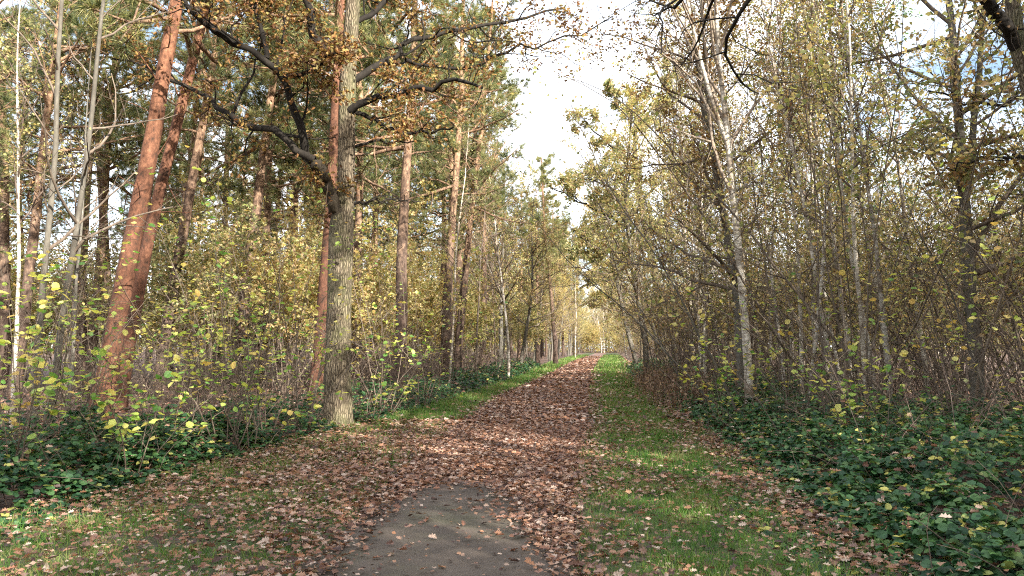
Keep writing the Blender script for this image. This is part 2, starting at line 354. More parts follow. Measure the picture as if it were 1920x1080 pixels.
def strip(l_, r_, z0, amp, seed):
    Yd, T = np.meshgrid(dd, t, indexing='ij'); j = .12 * vnoise(Yd * 3, Yd, 2.0, seed)
    Xd = (l_(Yd) + j) * (1 - T) + (r_(Yd) + j) * T
    edge = np.clip(4 * T * (1 - T) * 2, 0, 1)
    return Xd, Yd, z0 + amp * edge * (vnoise(Xd, Yd, .8, seed) * .5 + .5)
grid_obj('verge_ground', *strip(lambda d: lx(d) - .3, lambda d: rx(d) + .3, 0.0, .0, 5), M['verge'])
grid_obj('path', *strip(pl, pr, .006, .012, 8), M['path'])

# ------------------------------------------------------------------ fallen leaves, grass, brambles (stuff)
rng = np.random.default_rng(7)
BL = lambda d: np.interp(d, [0, 5.6, 6.9, 8, 9.4, 10.0], [-1.35, -1.38, -1.42, -1.27, -1.0, -.75])
BR = lambda d: np.interp(d, [0, 5.6, 6.9, 8, 9.4, 10.0], [.55, .45, .18, .03, -.16, -.4])
def litter_density(x, y):
    p_l, p_r = pl(y), pr(y)
    onp = (x > p_l - .1) & (x < p_r + .15)
    dens = np.where(onp, 1.0, 0)
    left = (x <= p_l) & (x > lx(y) - .5); fl = np.clip((p_l - x) / np.maximum(p_l - lx(y), .1), 0, 1)
    dl = np.where(y < 17, np.clip(1.05 - .3 * fl - np.clip((9.5 - y) / 4, 0, .55) * np.clip(fl * 3, 0, 1), .25, 1), np.clip(.5 - fl * 2, .05, 1)) * (.75 + .5 * vnoise(x, y, 1.2, 21)); dens = np.where(left, dl, dens)
    right = (x >= p_r) & (x < rx(y) + .6); fr = np.clip((x - p_r) / np.maximum(rx(y) - p_r, .1), 0, 1)
    dr = np.clip(.5 - .42 * np.sin(fr * math.pi) + .35 * vnoise(x, y, .9, 22), .12, .85); dens = np.where(right, dr, dens)
    bare = (x > BL(y) + .22 * vnoise(x, y, .35, 4)) & (x < BR(y) + .2 * vnoise(x, y, .3, 9)) & (y < 9.8 + .4 * vnoise(x, y, .4, 2))
    dist = np.minimum(x - BL(y), BR(y) - x)
    dens = np.where(bare, .03 + .85 * np.clip((y - 8.8) / 1.3, 0, 1) ** 2 + .5 * np.exp(-np.maximum(dist, 0) / .16), dens)
    return np.clip(dens, 0, 1)
mb = MB()
def litter(y0, y1, n, T, size):
    y = rng.uniform(y0, y1, n); x = rng.uniform(lx(y) - .8, rx(y) + .7); k = rng.random(n) < litter_density(x, y); x = x[k]; y = y[k]; N = len(x)
    z = np.where((x > pl(y)) & (x < pr(y)), rng.uniform(.022, .06, N), rng.uniform(.02, .085, N))
    nor = np.stack([rng.normal(0, .5, N), rng.normal(0, .5, N), np.ones(N)], -1); a = rng.uniform(0, 2 * math.pi, N)
    yd = np.stack([np.cos(a), np.sin(a), rng.normal(0, .15, N)], -1)
    leaves(mb, T, np.stack([x, y, z], -1), yd, nor, size * rng.uniform(.4, 1.3, N), rng)
litter(3.5, 9, 32000, T_OAK, .072); litter(9, 16, 44000, T_OAK, .076); litter(16, 30, 60000, T_SMALL, .11); litter(30, 60, 30000, T_SMALL, .16); litter(60, 120, 14000, T_SMALL, .22)
for (ya, yb, nn_, sz_) in ((3.5, 9, 30000, .042), (9, 16, 30000, .05)):
    litter(ya, yb, nn_, T_SMALL, sz_)
tag(link('fallen_leaves', mb.mesh('fallen_leaves', [M['litter_leaf']])), 'brown oak leaves fallen thickly over the path and its verges', 'leaf litter', kind='stuff')
mb = MB()
def floor_litter(n, side, y0, y1, depth, size):
    y = rng.uniform(y0, y1, n); off = rng.uniform(0, depth, n); x = (lx(y) - off) if side < 0 else (rx(y) + off)
    z = fheight(x, y) + rng.uniform(.01, .06, n)
    nor = np.stack([rng.normal(0, .4, n), rng.normal(0, .4, n), np.ones(n)], -1); a = rng.uniform(0, 6.3, n)
    leaves(mb, T_SMALL, np.stack([x, y, z], -1), np.stack([np.cos(a), np.sin(a), 0 * a], -1), nor, size * rng.uniform(.6, 1.2, n), rng)
for s_ in (-1, 1): floor_litter(16000, s_, 4, 30, 14, .10)
tag(link('woodland_litter', mb.mesh('woodland_litter', [M['litter_leaf']])), 'rusty leaf litter on the woodland floor under the trees', 'leaf litter', kind='stuff')

def grass_density(x, y):
    p_l, p_r = pl(y), pr(y)
    left = (x < p_l) & (x > lx(y) - .3); fl = np.clip((p_l - x) / np.maximum(p_l - lx(y), .1), 0, 1)
    gl = np.where(y < 17, .3 + .4 * fl + .6 * vnoise(x, y, .8, 31), .35 + .9 * fl)
    right = (x > p_r - .05) & (x < rx(y) + .3); fr = np.clip((x - p_r) / np.maximum(rx(y) - p_r, .1), 0, 1)
    gr = .25 + .85 * np.sin(np.clip(fr * 1.05, 0, 1) * math.pi) + .35 * vnoise(x, y, .7, 33)
    return np.clip(np.where(left, gl, np.where(right, gr, 0)), 0, 1)
mb = MB()
def grass(y0, y1, n, h, wd):
    y = rng.uniform(y0, y1, n); x = rng.uniform(lx(y) - .3, rx(y) + .3); k = rng.random(n) < grass_density(x, y); x = x[k]; y = y[k]; N = len(x)
    a = rng.uniform(0, 6.3, N); yd = np.stack([rng.normal(0, .45, N), rng.normal(0, .45, N), np.ones(N)], -1)
    nor = np.stack([np.cos(a), np.sin(a), 0 * a], -1); patch = np.clip(.42 + .3 * vnoise(x, y, 1.0, 40) + rng.normal(0, .2, N), 0, 1)
    leaves(mb, T_BLADE, np.stack([x, y, np.zeros(N)], -1), yd, nor, h * rng.uniform(.5, 1.3, N) * (1 + .4 * vnoise(x, y, .5, 41)), rng, wid=wd, rnd=patch)
grass(3.6, 10, 95000, .095, .06); grass(10, 20, 90000, .105, .085); grass(20, 45, 70000, .13, .14); grass(45, 130, 50000, .2, .3)
tag(link('verge_grass', mb.mesh('verge_grass', [M['grass']])), 'short green grass on both verges of the path', 'grass', kind='stuff')

def mound(x, y, side):
    off = (lx(y) - x) if side < 0 else (x - rx(y))
    e = np.clip((off + .1) / 1.3, 0, 1); e = e * (2 - e)
    amp = .46 + .32 * vnoise(x, y, 1.1, 50) + .12 * vnoise(x, y, .5, 51)
    return fheight(x, y) + np.maximum(e * amp, .03)
def bramble(side, spec, name, label, depth_fade):
    mb = MB()
    for (y0, y1, n, dep, sz) in spec:
        y = rng.uniform(y0, y1, n); off = rng.uniform(-.15, 1, n) ** 1 * dep; off = np.where(rng.random(n) < .25, rng.uniform(-.2, 1.2, n), off)
        x = (lx(y) - off) if side < 0 else (rx(y) + off)
        keep = (vnoise(x, y, 1.6, 60 + side) > depth_fade[0] + depth_fade[1] * off / dep); x = x[keep]; y = y[keep]; N = len(x); sf = rng.random(N)
        hgt = mound(x, y, side); g = fheight(x, y)
        z = g + (hgt - g) * np.power(rng.random(N), .35) + rng.normal(0, .02, N)
        # leaflets in threes
        a = rng.uniform(0, 6.3, N); base = np.stack([x, y, z], -1)
        nor = np.stack([rng.normal(0, .45, N) - side * .1, rng.normal(-.2, .45, N), np.ones(N)], -1); col = rng.random(N) * .84
        hue = np.where(rng.random(N) < .05, 1.0, col)
        for k in range(3):
            aa = a + (k - 1) * 1.15; yd = np.stack([np.cos(aa), np.sin(aa), rng.normal(-.15, .2, N)], -1)
            leaves(mb, T_ROUND if y0 < 14 else T_SMALL, base, yd, nor + rng.normal(0, .2, (N, 3)), sz * rng.uniform(.4, 1.25, N), rng, mat=0, rnd=np.clip(hue + rng.normal(0, .04, N), 0, 1), wid=1.0 if y0 < 14 else 1.5)
        j = rng.random(N) < .16; q = base[j] + [0, 0, .03]; nn = len(q); a2 = rng.uniform(0, 6.3, nn)
        leaves(mb, T_OAK if y0 < 14 else T_SMALL, q, np.stack([np.cos(a2), np.sin(a2), 0 * a2], -1), rng.normal(0, .5, (nn, 3)) + [0, 0, 1], sz * 1.25 * rng.uniform(.6, 1.1, nn), rng, 2)
    # arching canes
    n = 500; y = rng.uniform(4.5, 30, n); off = rng.uniform(0, 4, n); x = (lx(y) - off) if side < 0 else (rx(y) + off)
    P, rr, _ = strands(rng, np.stack([x, y, fheight(x, y)], -1), np.stack([rng.normal(0, .7, n), rng.normal(0, .7, n), np.ones(n)], -1), rng.uniform(.5, 1.5, n), .0045, 7, .12, -.2, .5)
    tubes(mb, P, rr, 4, 1)
    tag(link(name, mb.mesh(name, [M['bramble_leaf'], M['brown_twig'], M['litter_leaf']])), label, 'brambles', kind='stuff')
bramble(1, [(4, 9, 9000, 5.0, .07), (9, 14, 8000, 5.5, .07), (14, 26, 10000, 4.5, .085), (26, 60, 9000, 3.0, .13)], 'bramble_undergrowth', 'dark green brambles flecked with yellow, right of the path', (-.9, .5))
bramble(-1, [(5, 9, 7000, 5.0, .07), (9, 13, 7000, 4.5, .07), (13, 26, 5000, 3.0, .07), (26, 60, 6000, 2.5, .11)], 'bramble_undergrowth', 'dark green brambles along the left wood edge', (-.6, .7))

def brush(side, spec, name, label, m, leafm, keep):
    mb = MB()
    for (y0, y1, n, dep, L, r_, sz) in spec:
        y = rng.uniform(y0, y1, n); off = .6 + rng.random(n) * dep; x = (lx(y) - off) if side < 0 else (rx(y) + off)
        D = np.stack([rng.normal(-side * .15, .5, n), rng.normal(0, .45, n), np.ones(n)], -1)
        P, rr, LL = strands(rng, np.stack([x, y, fheight(x, y)], -1), D, L * rng.uniform(.35, 1.2, n), r_, 6, .13, -.02, .35); tubes(mb, P, rr, 4, 0)
        S, D, l2, r2 = kids(rng, P, rr, LL, 7, .25, 1, 50, .38, .006); P2, rr2, l2 = strands(rng, S, D, l2, r2, 4, .18, .02, .4); tubes(mb, P2, rr2, 3, 0)
        S, D, l3, r3 = kids(rng, P2, rr2, l2, 3, .2, 1, 50, .5, .006); P3, rr3, l3 = strands(rng, S, D, l3, r3, 3, .2, 0, .4); tubes(mb, P3, rr3, 3, 0)
        foliage(mb, rng, P3, 1, sz, T_SMALL, .6, 1, .1, keep)
    tag(link(name, mb.mesh(name, [m, leafm])), label, 'undergrowth', kind='stuff')
brush(1, [(8, 20, 260, 7, 2.4, .007, .07), (20, 45, 420, 9, 3.0, .012, .1)], 'thicket_undergrowth', 'tangle of thin brown twigs filling the right wood', M['brown_twig'], M['olive_leaf'], .12)
brush(-1, [(8, 20, 300, 8, 1.9, .007, .07), (20, 45, 420, 10, 2.6, .012, .1)], 'thicket_undergrowth', 'tangle of thin brown twigs filling the left wood', M['brown_twig'], M['olive_leaf'], .15)

# ------------------------------------------------------------------ plant prototypes
def mk(mb, name, mats): return mb.mesh(name, mats)

def proto_pine(seed, H=18.0, r0=.21, bark='pine_bark', dens=1.0):
    g = np.random.default_rng(seed)
    P, rr, L = strands(g, [[0, 0, -.1]], [[0, 0, 1]], H, r0, 26, .018, .05, .22)
    rr[0, 0] *= 1.35; rr[0, 1] *= 1.08
    mt = MB(); tubes(mt, P, rr, 14, 0, .035, g)
    # dead snags on the lower stem
    S, D, l, r = kids(g, P, rr, L, 16, .2, .55, 80, .045, .016, 0); Ps, rs, _ = strands(g, S, D, l, r, 4, .15, -.03, .4); 
    tubes(mt, Ps, rs, 4, 0)
    mbk = MB(); S, D, l, r = kids(g, P, rr, L, int(40 * dens), .42, .99, 72, .17, .02, .55)
    P1, r1, l1 = strands(g, S, D, l, r, 7, .14, .05, .3); tubes(mbk, P1, r1, 5, 0)
    S, D, l, r = kids(g, P1, r1, l1, 8, .25, 1, 50, .45, .018); P2, r2, l2 = strands(g, S, D, l, r, 4, .16, .08, .4); tubes(mbk, P2, r2, 3, 0)
    S, D, l, r = kids(g, P2, r2, l2, 4, .2, 1, 45, .55, .015); P3, r3, l3 = strands(g, S, D, l, r, 3, .15, .12, .5); tubes(mbk, P3, r3, 3, 0)
    mc = MB(); p, tt = on_strands(g, P3, 5, .2); N = len(p)
    leaves(mc, T_NEEDLE, p, tt + g.normal(0, .5, (N, 3)) + [0, 0, .25], g.standard_normal((N, 3)), g.uniform(.15, .30, N), g)
    return [('trunk', mk(mt, 'pine_trunk', [M[bark]])), ('limbs', mk(mbk, 'pine_limbs', [M['pine_bark']])), ('crown', mk(mc, 'pine_crown', [M['needles']]))]

def proto_tree(seed, H, r0, bark, leafm, first=.35, nl=24, l1f=.3, ang=50, up=.05, n2=7, n3=5, m=6, size=.07, keep=1.0, sides=9, twig=None, wob=.05, flat=.4, gn=.15, fork=False, T=T_SMALL):
    g = np.random.default_rng(seed)
    P, rr, L = strands(g, [[0, 0, -.1]], [[0, 0, 1]], H, r0, 16, wob, .06, .15); mt = MB(); tubes(mt, P, rr, sides, 0, .03, g)
    if fork:
        i = 5 + seed % 4; Pf, rf, _ = strands(g, P[0, i:i + 1], [[g.normal(0, .3), g.normal(0, .3), 1]], H * (1 - i / 16) * .9, rr[0, i] * .75, 10, .05, .05, .15); tubes(mt, Pf, rf, sides, 0, .03, g)
    mbk = MB(); S, D, l, r = kids(g, P, rr, L, nl, first, .98, ang, l1f, .016, .55)
    if fork:
        S2, D2, l2_, r2_ = kids(g, Pf, rf, L * .6, nl // 2, .2, .98, ang, l1f, .016, .5); S = np.concatenate([S, S2]); D = np.concatenate([D, D2]); l = np.concatenate([l, l2_]); r = np.concatenate([r, r2_])
    P1, r1, l1 = strands(g, S, D, l, r, 7, gn, up, .3); tubes(mbk, P1, r1, 5, 0)
    S, D, l, r = kids(g, P1, r1, l1, n2, .2, 1, 48, .5, .012); P2, r2, l2 = strands(g, S, D, l, r, 5, gn, up, .35); tubes(mbk, P2, r2, 3, 0)
    S, D, l, r = kids(g, P2, r2, l2, n3, .15, 1, 48, .5, .010); P3, r3, l3 = strands(g, S, D, l, r, 3, gn, up * .5, .5); tubes(mbk, P3, r3, 3, 0)
    mc = MB(); foliage(mc, g, P3, m, size, T, flat, 0, .1, keep, .06)
    return [('trunk', mk(mt, 'tree_trunk', [M[bark]])), ('limbs', mk(mbk, 'tree_limbs', [M[twig or bark]])), ('crown', mk(mc, 'tree_crown', [M[leafm]]))]

def proto_clump(seed, ns, H, bark, leafm, tilt=.35, r0=.018, k1=9, k2=4, m=2, size=.085, keep=.5, T=T_ROUND, droop=-.035, flat=.68, lean=(0, 0), k3=0, kt=.3):
    """several stems from one stool"""
    g = np.random.default_rng(seed); parts = []; ml = MB()
    for k in range(ns):
        a = 2.4 * k + g.normal(0, .4); tl = tilt * g.uniform(.2, 1.2)
        D = [[math.cos(a) * tl + lean[0], math.sin(a) * tl + lean[1], 1]]; S = [[math.cos(a) * .12, math.sin(a) * .12, -.08]]
        P, rr, L = strands(g, S, D, H * g.uniform(.6, 1.1), r0 * g.uniform(.7, 1.25), 10, .07, droop, .2); ms = MB(); tubes(ms, P, rr, 6, 0)
        S, D, l, r = kids(g, P, rr, L, k1, kt, 1, 48, .28, .009, .4); P1, r1, l1 = strands(g, S, D, l, r, 5, .15, .0, .45); tubes(ms, P1, r1, 4, 0)
        S, D, l, r = kids(g, P1, r1, l1, k2, .2, 1, 45, .5, .012); P2, r2, l2 = strands(g, S, D, l, r, 4, .15, .0, .5); tubes(ms, P2, r2, 3, 0)
        if k3:
            S, D, l, r = kids(g, P2, r2, l2, k3, .2, 1, 45, .6, .009); P2, r2, l2 = strands(g, S, D, l, r, 3, .15, .0, .5); tubes(ms, P2, r2, 3, 0)
        foliage(ml, g, P2, m, size, T, flat, 0, .05, keep, .03)
        parts.append(('stem', mk(ms, 'shrub_stem', [M[bark]])))
    parts.append(('foliage', mk(ml, 'shrub_foliage', [M[leafm]])))
    return parts

PINE = [proto_pine(100 + i, 17 + i * .6, .20) for i in range(4)]
RPINE = [proto_pine(120, 19, .205, 'red_pine_bark'), proto_pine(121, 19, .16, 'red_pine_bark')]
BIRCH = [proto_tree(200 + i, 12.5 + i, .06, 'birch_bark', ['yellow_leaf', 'olive_leaf', 'brown_leaf', 'yellow_leaf'][i], .4, 20, .17, 40, .02, 7, 4, 4, .08, .8, 8, 'brown_twig', .035) for i in range(4)]
BIGBIRCH = [proto_tree(220 + i, 15, .10, 'birch_bark', 'yellow_leaf', .32, 24, .26, 34, .06, 7, 5, 2, .07, .35, 10, 'pale_twig', .03, fork=True) for i in range(2)]
BROAD = [proto_tree(240 + i, 13.5 + i * .5, .15, 'grey_bark', ['olive_leaf', 'yellow_leaf', 'brown_leaf', 'green_leaf', 'olive_leaf'][i], .22, 30, .27, 56, .05, 8, 5, 8, .10, .9, 10, 'hazel_bark', .05, fork=(i % 2 == 0)) for i in range(5)]
POLE = [proto_tree(260 + i, 9 + i, .05, ['grey_bark', 'hazel_bark', 'birch_bark'][i], ['olive_leaf', 'brown_leaf', 'yellow_leaf'][i], .25, 18, .2, 42, .04, 6, 4, 4, .085, .8, 7, 'brown_twig', .045) for i in range(3)]
ASH = [proto_tree(270 + i, 12, .062, 'grey_bark', 'yellow_leaf', .25, 16, .15, 42, .05, 5, 3, 1, .07, .3, 10, 'hazel_bark', .03) for i in range(2)]
ARCH = [proto_tree(290 + i, 6.5 + i, .028, ['pale_twig', 'grey_bark', 'hazel_bark'][i], 'yellow_leaf', .3, 14, .2, 45, .0, 5, 3, 2, .08, .3, 6, 'hazel_bark', .09) for i in range(3)]
HAZEL = [proto_clump(300 + i, 8 + i % 3, 4.0 + .5 * i, 'hazel_bark', 'hazel_leaf', .5, .014, 8, 4, 2, .105, .42) for i in range(4)]
LOWHAZEL = [proto_clump(320 + i, 6, 2.0 + .3 * i, 'hazel_bark', 'hazel_leaf', .5, .010, 8, 4, 2, .10, .6) for i in range(3)]
THICK = [proto_clump(340 + i, 13, 6.0 + .6 * i, ['brown_twig', 'hazel_bark'][i % 2], ['olive_leaf', 'brown_leaf', 'olive_leaf', 'yellow_leaf'][i], .6, .017, 12, 4, 4, .092, .42, T_SMALL, -.04, .3, k3=2, kt=.42) for i in range(4)]
SHRUB = [proto_clump(360 + i, 9, 5.0 + 1.1 * i, 'hazel_bark', ['yellow_leaf', 'olive_leaf', 'yellow_leaf'][i], .38, .018, 12, 5, 6, .11, .95, T_SMALL, -.01, .3, k3=2, kt=.42) for i in range(3)]

def put(name, label, cat, proto, x, y, rotz=0, lean=None, scale=1.0, group=None):
    z = float(fheight(np.array([x]), np.array([y]))[0]) - .02
    return thing(name, label, cat, proto, (x, y, z), rotz, lean, scale, group)
placed = []
def free(x, y, r):
    for (a, b, q) in placed:
        if (a - x) ** 2 + (b - y) ** 2 < (max(r, q)) ** 2: return False
    return True
def hand(name, label, cat, proto, px, d, tpx=None, tpy=0, rotz=0, scale=1.0, gap=1.0, group=None):
    g, ln = base_lean(px, d, tpx, tpy); placed.append((g.x, g.y, gap))
    return put(name, label, cat, proto, g.x, g.y, rotz, ln, scale, group)

# ------------------------------------------------------------------ the oak by the path
def catmull(pts, rad, n):
    pts = np.array(pts, float); rad = np.array(rad, float); m = len(pts)
    ext = np.concatenate([[2 * pts[0] - pts[1]], pts, [2 * pts[-1] - pts[-2]]]); out = []; ro = []
    for u in np.linspace(0, m - 1, n):
        i = min(int(u), m - 2); f = u - i; p0, p1, p2, p3 = ext[i:i + 4]
        out.append(.5 * (2 * p1 + (p2 - p0) * f + (2 * p0 - 5 * p1 + 4 * p2 - p3) * f * f + (3 * p1 - p0 - 3 * p2 + p3) * f ** 3)); ro.append(rad[i] * (1 - f) + rad[i + 1] * f)
    return np.array(out), np.array(ro)
def custom_oak(name, label, base, trunk, limbs, seed, leafm='oak_leaf', keep=.8, extra=True, lm=6, leafsize=.088, sides=20, k1=13):
    """trunk / limbs: world points + radii; every limb is a part carrying its own twigs, leaves are its sub-part"""
    g = np.random.default_rng(seed); e = link(name, None); e.location = base; tag(e, label, 'oak tree'); b = np.array(base)
    tp, tr = catmull([np.array(p) - b for p in trunk[0]], trunk[1], 44); mt = MB(); tubes(mt, tp, tr, sides, 0, .035, g); link('trunk', mk(mt, 'oak_trunk', [M['oak_bark']]), e)
    for (pts, r_a, r_b, mk_) in limbs:
        n = 16; lp, lr = catmull([np.array(p) - b for p in pts], np.linspace(r_a, r_b, len(pts)), n); lp[1:-1] += g.normal(0, .035, (n - 2, 3))
        ml = MB(); tubes(ml, lp, lr, 9, 0, .06, g); L = np.array([np.linalg.norm(np.diff(lp, axis=0), axis=1).sum()])
        S, D, l, r = kids(g, lp[None], lr[None], L, k1, .2, 1, 55, .34, .017, .5); D[:, 2] += .12
        P1, r1, l1 = strands(g, S, D, l, r, 9, .26, .03, .3); tubes(ml, P1, r1, 5, 1)
        S, D, l, r = kids(g, P1, r1, l1, 7, .2, 1, 50, .45, .013); P2, r2, l2 = strands(g, S, D, l, r, 5, .22, .03, .4); tubes(ml, P2, r2, 4, 1)
        S, D, l, r = kids(g, P2, r2, l2, 4, .3, 1, 50, .5, .009); P3, r3, l3 = strands(g, S, D, l, r, 3, .2, .03, .5); tubes(ml, P3, r3, 3, 1)
        o = link('limb', mk(ml, 'oak_limb', [M['limb_bark' if mk_ == 1 else 'dark_bark'], M['dark_bark']]), e)
        mc = MB(); q = P3[(g.random(len(P3)) < keep) & (np.sin(P3[:, 0, 0] * 2.3 + seed) + np.sin(P3[:, 0, 2] * 3.1) + np.sin(P3[:, 0, 1] * 2.7) + g.normal(0, 1.0, len(P3)) > (-.9 if lm < 8 else -2))]; foliage(mc, g, q, lm, leafsize, T_OAK, .3, 0, .15, .8, .10)
        if mk_ != 2: link('foliage', mk(mc, 'oak_foliage', [M[leafm]]), o)
    return e
D0 = 16.0
def Wd(px, py, dz=0.0): return tuple(W(px, py, D0 + dz))
ob = Vector(((635 - 960) / F * D0, D0, 0)); placed.append((ob.x, ob.y, 1.5))
ztop = lambda px, py, h: tuple(W(px, py, D0) + Vector((0, 0, h)))
trunk = ([(ob.x, D0, -.15), (ob.x, D0, .06), Wd(634, 775), Wd(633, 700), Wd(637, 560), Wd(640, 430), Wd(648, 360), Wd(650, 250), Wd(652, 150), Wd(662, 0), ztop(665, 0, 1.6), ztop(660, 0, 3.8)],
         [.46, .36, .285, .255, .235, .24, .17, .17, .165, .14, .10, .05])
limbs = [
    ([Wd(645, 425), Wd(622, 375, -.2), Wd(605, 325, -.4), Wd(585, 300, -.5)], .14, .10, 1),
    ([Wd(585, 300, -.5), Wd(572, 285, -.5), Wd(574, 262, -.6), Wd(548, 195, -.8), Wd(527, 137, -1.0), Wd(490, 105, -1.2), Wd(440, 75, -1.4), Wd(395, 50, -1.7), Wd(350, 5, -2.0), Wd(300, -60, -2.4)], .095, .04, 0),
    ([Wd(588, 300, -.5), Wd(545, 268, -.6), Wd(500, 240, -.5), Wd(455, 232, -.3), Wd(420, 205, 0), Wd(385, 177, .3), Wd(330, 155, .5), Wd(280, 130, .7), Wd(210, 110, .8)], .08, .022, 0),
    ([Wd(530, 140, -1.0), Wd(575, 135, -1.3), Wd(610, 110, -1.7), Wd(640, 95, -2.2)], .05, .02, 0),
    ([Wd(500, 110, -1.1), Wd(490, 60, -1.1), Wd(475, 0, -1.3), Wd(455, -60, -1.5)], .05, .025, 0),
    ([Wd(648, 95, -.1), Wd(615, 95, -.2), Wd(590, 70, -.4), Wd(580, 20, -.5), Wd(560, -60, -.8)], .10, .06, 0),
    ([Wd(648, 212), Wd(690, 190, -.2), Wd(735, 178, -.3), Wd(790, 172, -.5), Wd(850, 150, -.8), Wd(905, 165, -1.0)], .085, .025, 0),
    ([Wd(655, 155), Wd(700, 130, .2), Wd(745, 105, .4), Wd(765, 80, .5), Wd(830, 62, .7), Wd(900, 45, .9), Wd(985, 35, 1.2), Wd(1060, 15, 1.4)], .08, .02, 0),
    ([Wd(665, 212), Wd(700, 220, -.1), Wd(745, 245, -.3), Wd(800, 246, -.4), Wd(850, 238, -.7)], .05, .015, 0),
    ([Wd(662, 275), Wd(695, 266, .2), Wd(740, 268, .3), Wd(790, 265, .5)], .035, .01, 2),
    ([Wd(760, 112, .5), Wd(830, 130, 1.0), Wd(900, 118, 1.5), Wd(960, 90, 2), Wd(1030, 80, 2.2), Wd(1100, 60, 2.5), Wd(1150, 30, 2.6)], .04, .012, 0),
    ([Wd(650, 385), Wd(690, 382, .3), Wd(735, 372, .6), Wd(790, 378, .9)], .035, .01, 2),
    ([Wd(655, 60), Wd(700, 20, .5), Wd(760, -30, 1.0), Wd(850, -90, 1.5)], .07, .03, 0),
    ([ztop(660, 0, .2), ztop(620, -20, .6), ztop(500, -40, 1.5), ztop(330, -80, 2.0)], .08, .03, 0),
    ([ztop(660, 0, .8), ztop(740, -20, 1.2), ztop(900, -40, 1.6)], .07, .03, 0),
]
custom_oak('oak_tree', 'large oak with crooked dark limbs and rusty leaves, left verge of the path', tuple(ob), trunk, limbs, 5)

# oak whose limbs reach in at the upper right corner
D1 = 11.0
def We(px, py, dz=0.0): return tuple(W(px, py, D1 + dz))
b2 = Vector(((1985 - 960) / F * D1, D1, .05)); placed.append((b2.x, b2.y, 1.5))
custom_oak('oak_tree', 'dark oak at the right frame edge, its thick limbs crossing the top corner', tuple(b2),
           ([(b2.x, D1, -.1), We(1985, 700), We(1978, 500), We(1962, 300), We(1935, 160), We(1912, 90), We(1900, 20), tuple(Vector(We(1895, 0)) + Vector((0, 0, 1.5)))], [.3, .22, .19, .17, .15, .12, .10, .04]),
           [([We(1918, 110), We(1890, 55, -.1), We(1860, 20, -.3), We(1830, -20, -.5), We(1790, -70, -.8)], .10, .06, 0),
            ([We(1940, 165), We(1890, 190, .5), We(1820, 190, .9), We(1740, 170, 1.2)], .035, .012, 0),
            ([We(1965, 300), We(1900, 290, .4), We(1830, 300, .8), We(1760, 330, 1.2)], .03, .01, 0),
            ([We(1930, 150), We(1990, 60, 1), We(2060, -60, 1.4)], .09, .04, 0)], 6, 'brown_leaf', .5, lm=4, leafsize=.09)
# branch tips hanging in at the top centre, from an oak behind the right verge
D2 = 9.0
def Wf(px, py, dz=0.0): return tuple(W(px, py, D2 + dz))
b3 = Vector((6.4, 4.0, .05)); placed.append((6.4, 4.0, 1.5))
custom_oak('oak_tree', 'nearly bare oak out of frame whose thin twigs hang across the sky above the path', tuple(b3),
           ([(6.4, 4, -.1), (6.3, 4.1, 1), (6.2, 4.2, 3), (6.0, 4.5, 5.2), (5.8, 4.6, 7.5), (5.6, 4.6, 9.5)], [.3, .22, .2, .17, .12, .05]),
           [([(6.0, 4.5, 5.4), (4.6, 6.4, 6.2), Wf(1420, -60), Wf(1330, -30, .2), Wf(1270, 5, .4), Wf(1225, 30, .6)], .07, .008, 0),
            ([(5.9, 4.6, 6.5), (7.5, 6, 8), (9, 7, 9)], .1, .04, 0), ([(5.9, 4.5, 6), (7.0, 2, 7.5), (8, 0, 9)], .1, .04, 0)], 11, 'oak_leaf', .10, lm=2, leafsize=.08, k1=7)

# ------------------------------------------------------------------ hand-placed trees, left
hand('pine_tree', 'thick red-barked pine leaning right, left of the oak', 'pine tree', RPINE[0], 190, 15.5, 345, 0, .3)
hand('pine_tree', 'slimmer pine leaning right just behind the thick red-barked one', 'pine tree', RPINE[1], 225, 18, 358, 40, 1.7)
hand('pine_tree', 'orange pine standing directly behind the oak trunk', 'pine tree', RPINE[1], 595, 22, 635, 80, 4, 1.1)
hand('pine_tree', 'pine with grey lower bark and pale orange top, first right of the oak', 'pine tree', PINE[0], 745, 24, 787, 90, 2)
hand('pine_tree', 'straight pale pine beside a thin white birch, second right of the oak', 'pine tree', PINE[1], 833, 31, 852, 240, 3)
hand('pine_tree', 'reddish pine just right of the pale pine with the thin birch', 'pine tree', PINE[2], 857, 36, 868, 260, 5)
hand('pine_tree', 'leaning pine midway between the thick red pine and the oak', 'pine tree', PINE[3], 300, 26, 372, 200, 1)
hand('pine_tree', 'pale orange pine left of the thick red pine, its leaning twin beside it', 'pine tree', PINE[0], 150, 28, 190, 100, 2.2)
hand('pine_tree', 'right-hand twin of the two pale pines left of the thick red pine', 'pine tree', PINE[1], 170, 30, 225, 100, .4)
hand('pine_tree', 'pine rising at the far left edge behind the grey saplings', 'pine tree', PINE[2], 15, 27, 45, 100, 2)
hand('pine_tree', 'tall slender pine halfway between leaning pines and oak', 'pine tree', PINE[1], 485, 32, 502, 100, 1.2)
hand('pine_tree', 'slender pine immediately left of the orange pine behind the oak', 'pine tree', PINE[3], 545, 34, 560, 100, 2.5, .9)
hand('pine_tree', 'lone straight pine trunk near the far bend of the left verge', 'pine tree', PINE[2], 1042, 66, 1040, 430, 2, .95)
hand('pine_tree', 'sunlit pine trunk farther back, left of the lone far pine', 'pine tree', PINE[0], 1008, 72, 1008, 430, 1, .95)
hand('pine_tree', 'dark crowned pine beside the path, its needles against the sky', 'pine tree', PINE[3], 905, 44, 915, 200, 3.0, 1.0)
hand('sapling', 'tall smooth grey sapling, leftmost of the pair in front of the pines', 'sapling', ASH[0], 75, 13.0, 92, 0, .5)
hand('sapling', 'smooth grey forked sapling, second of the pair left of the red pine', 'sapling', ASH[1], 102, 13.4, 125, 0, 2.5)
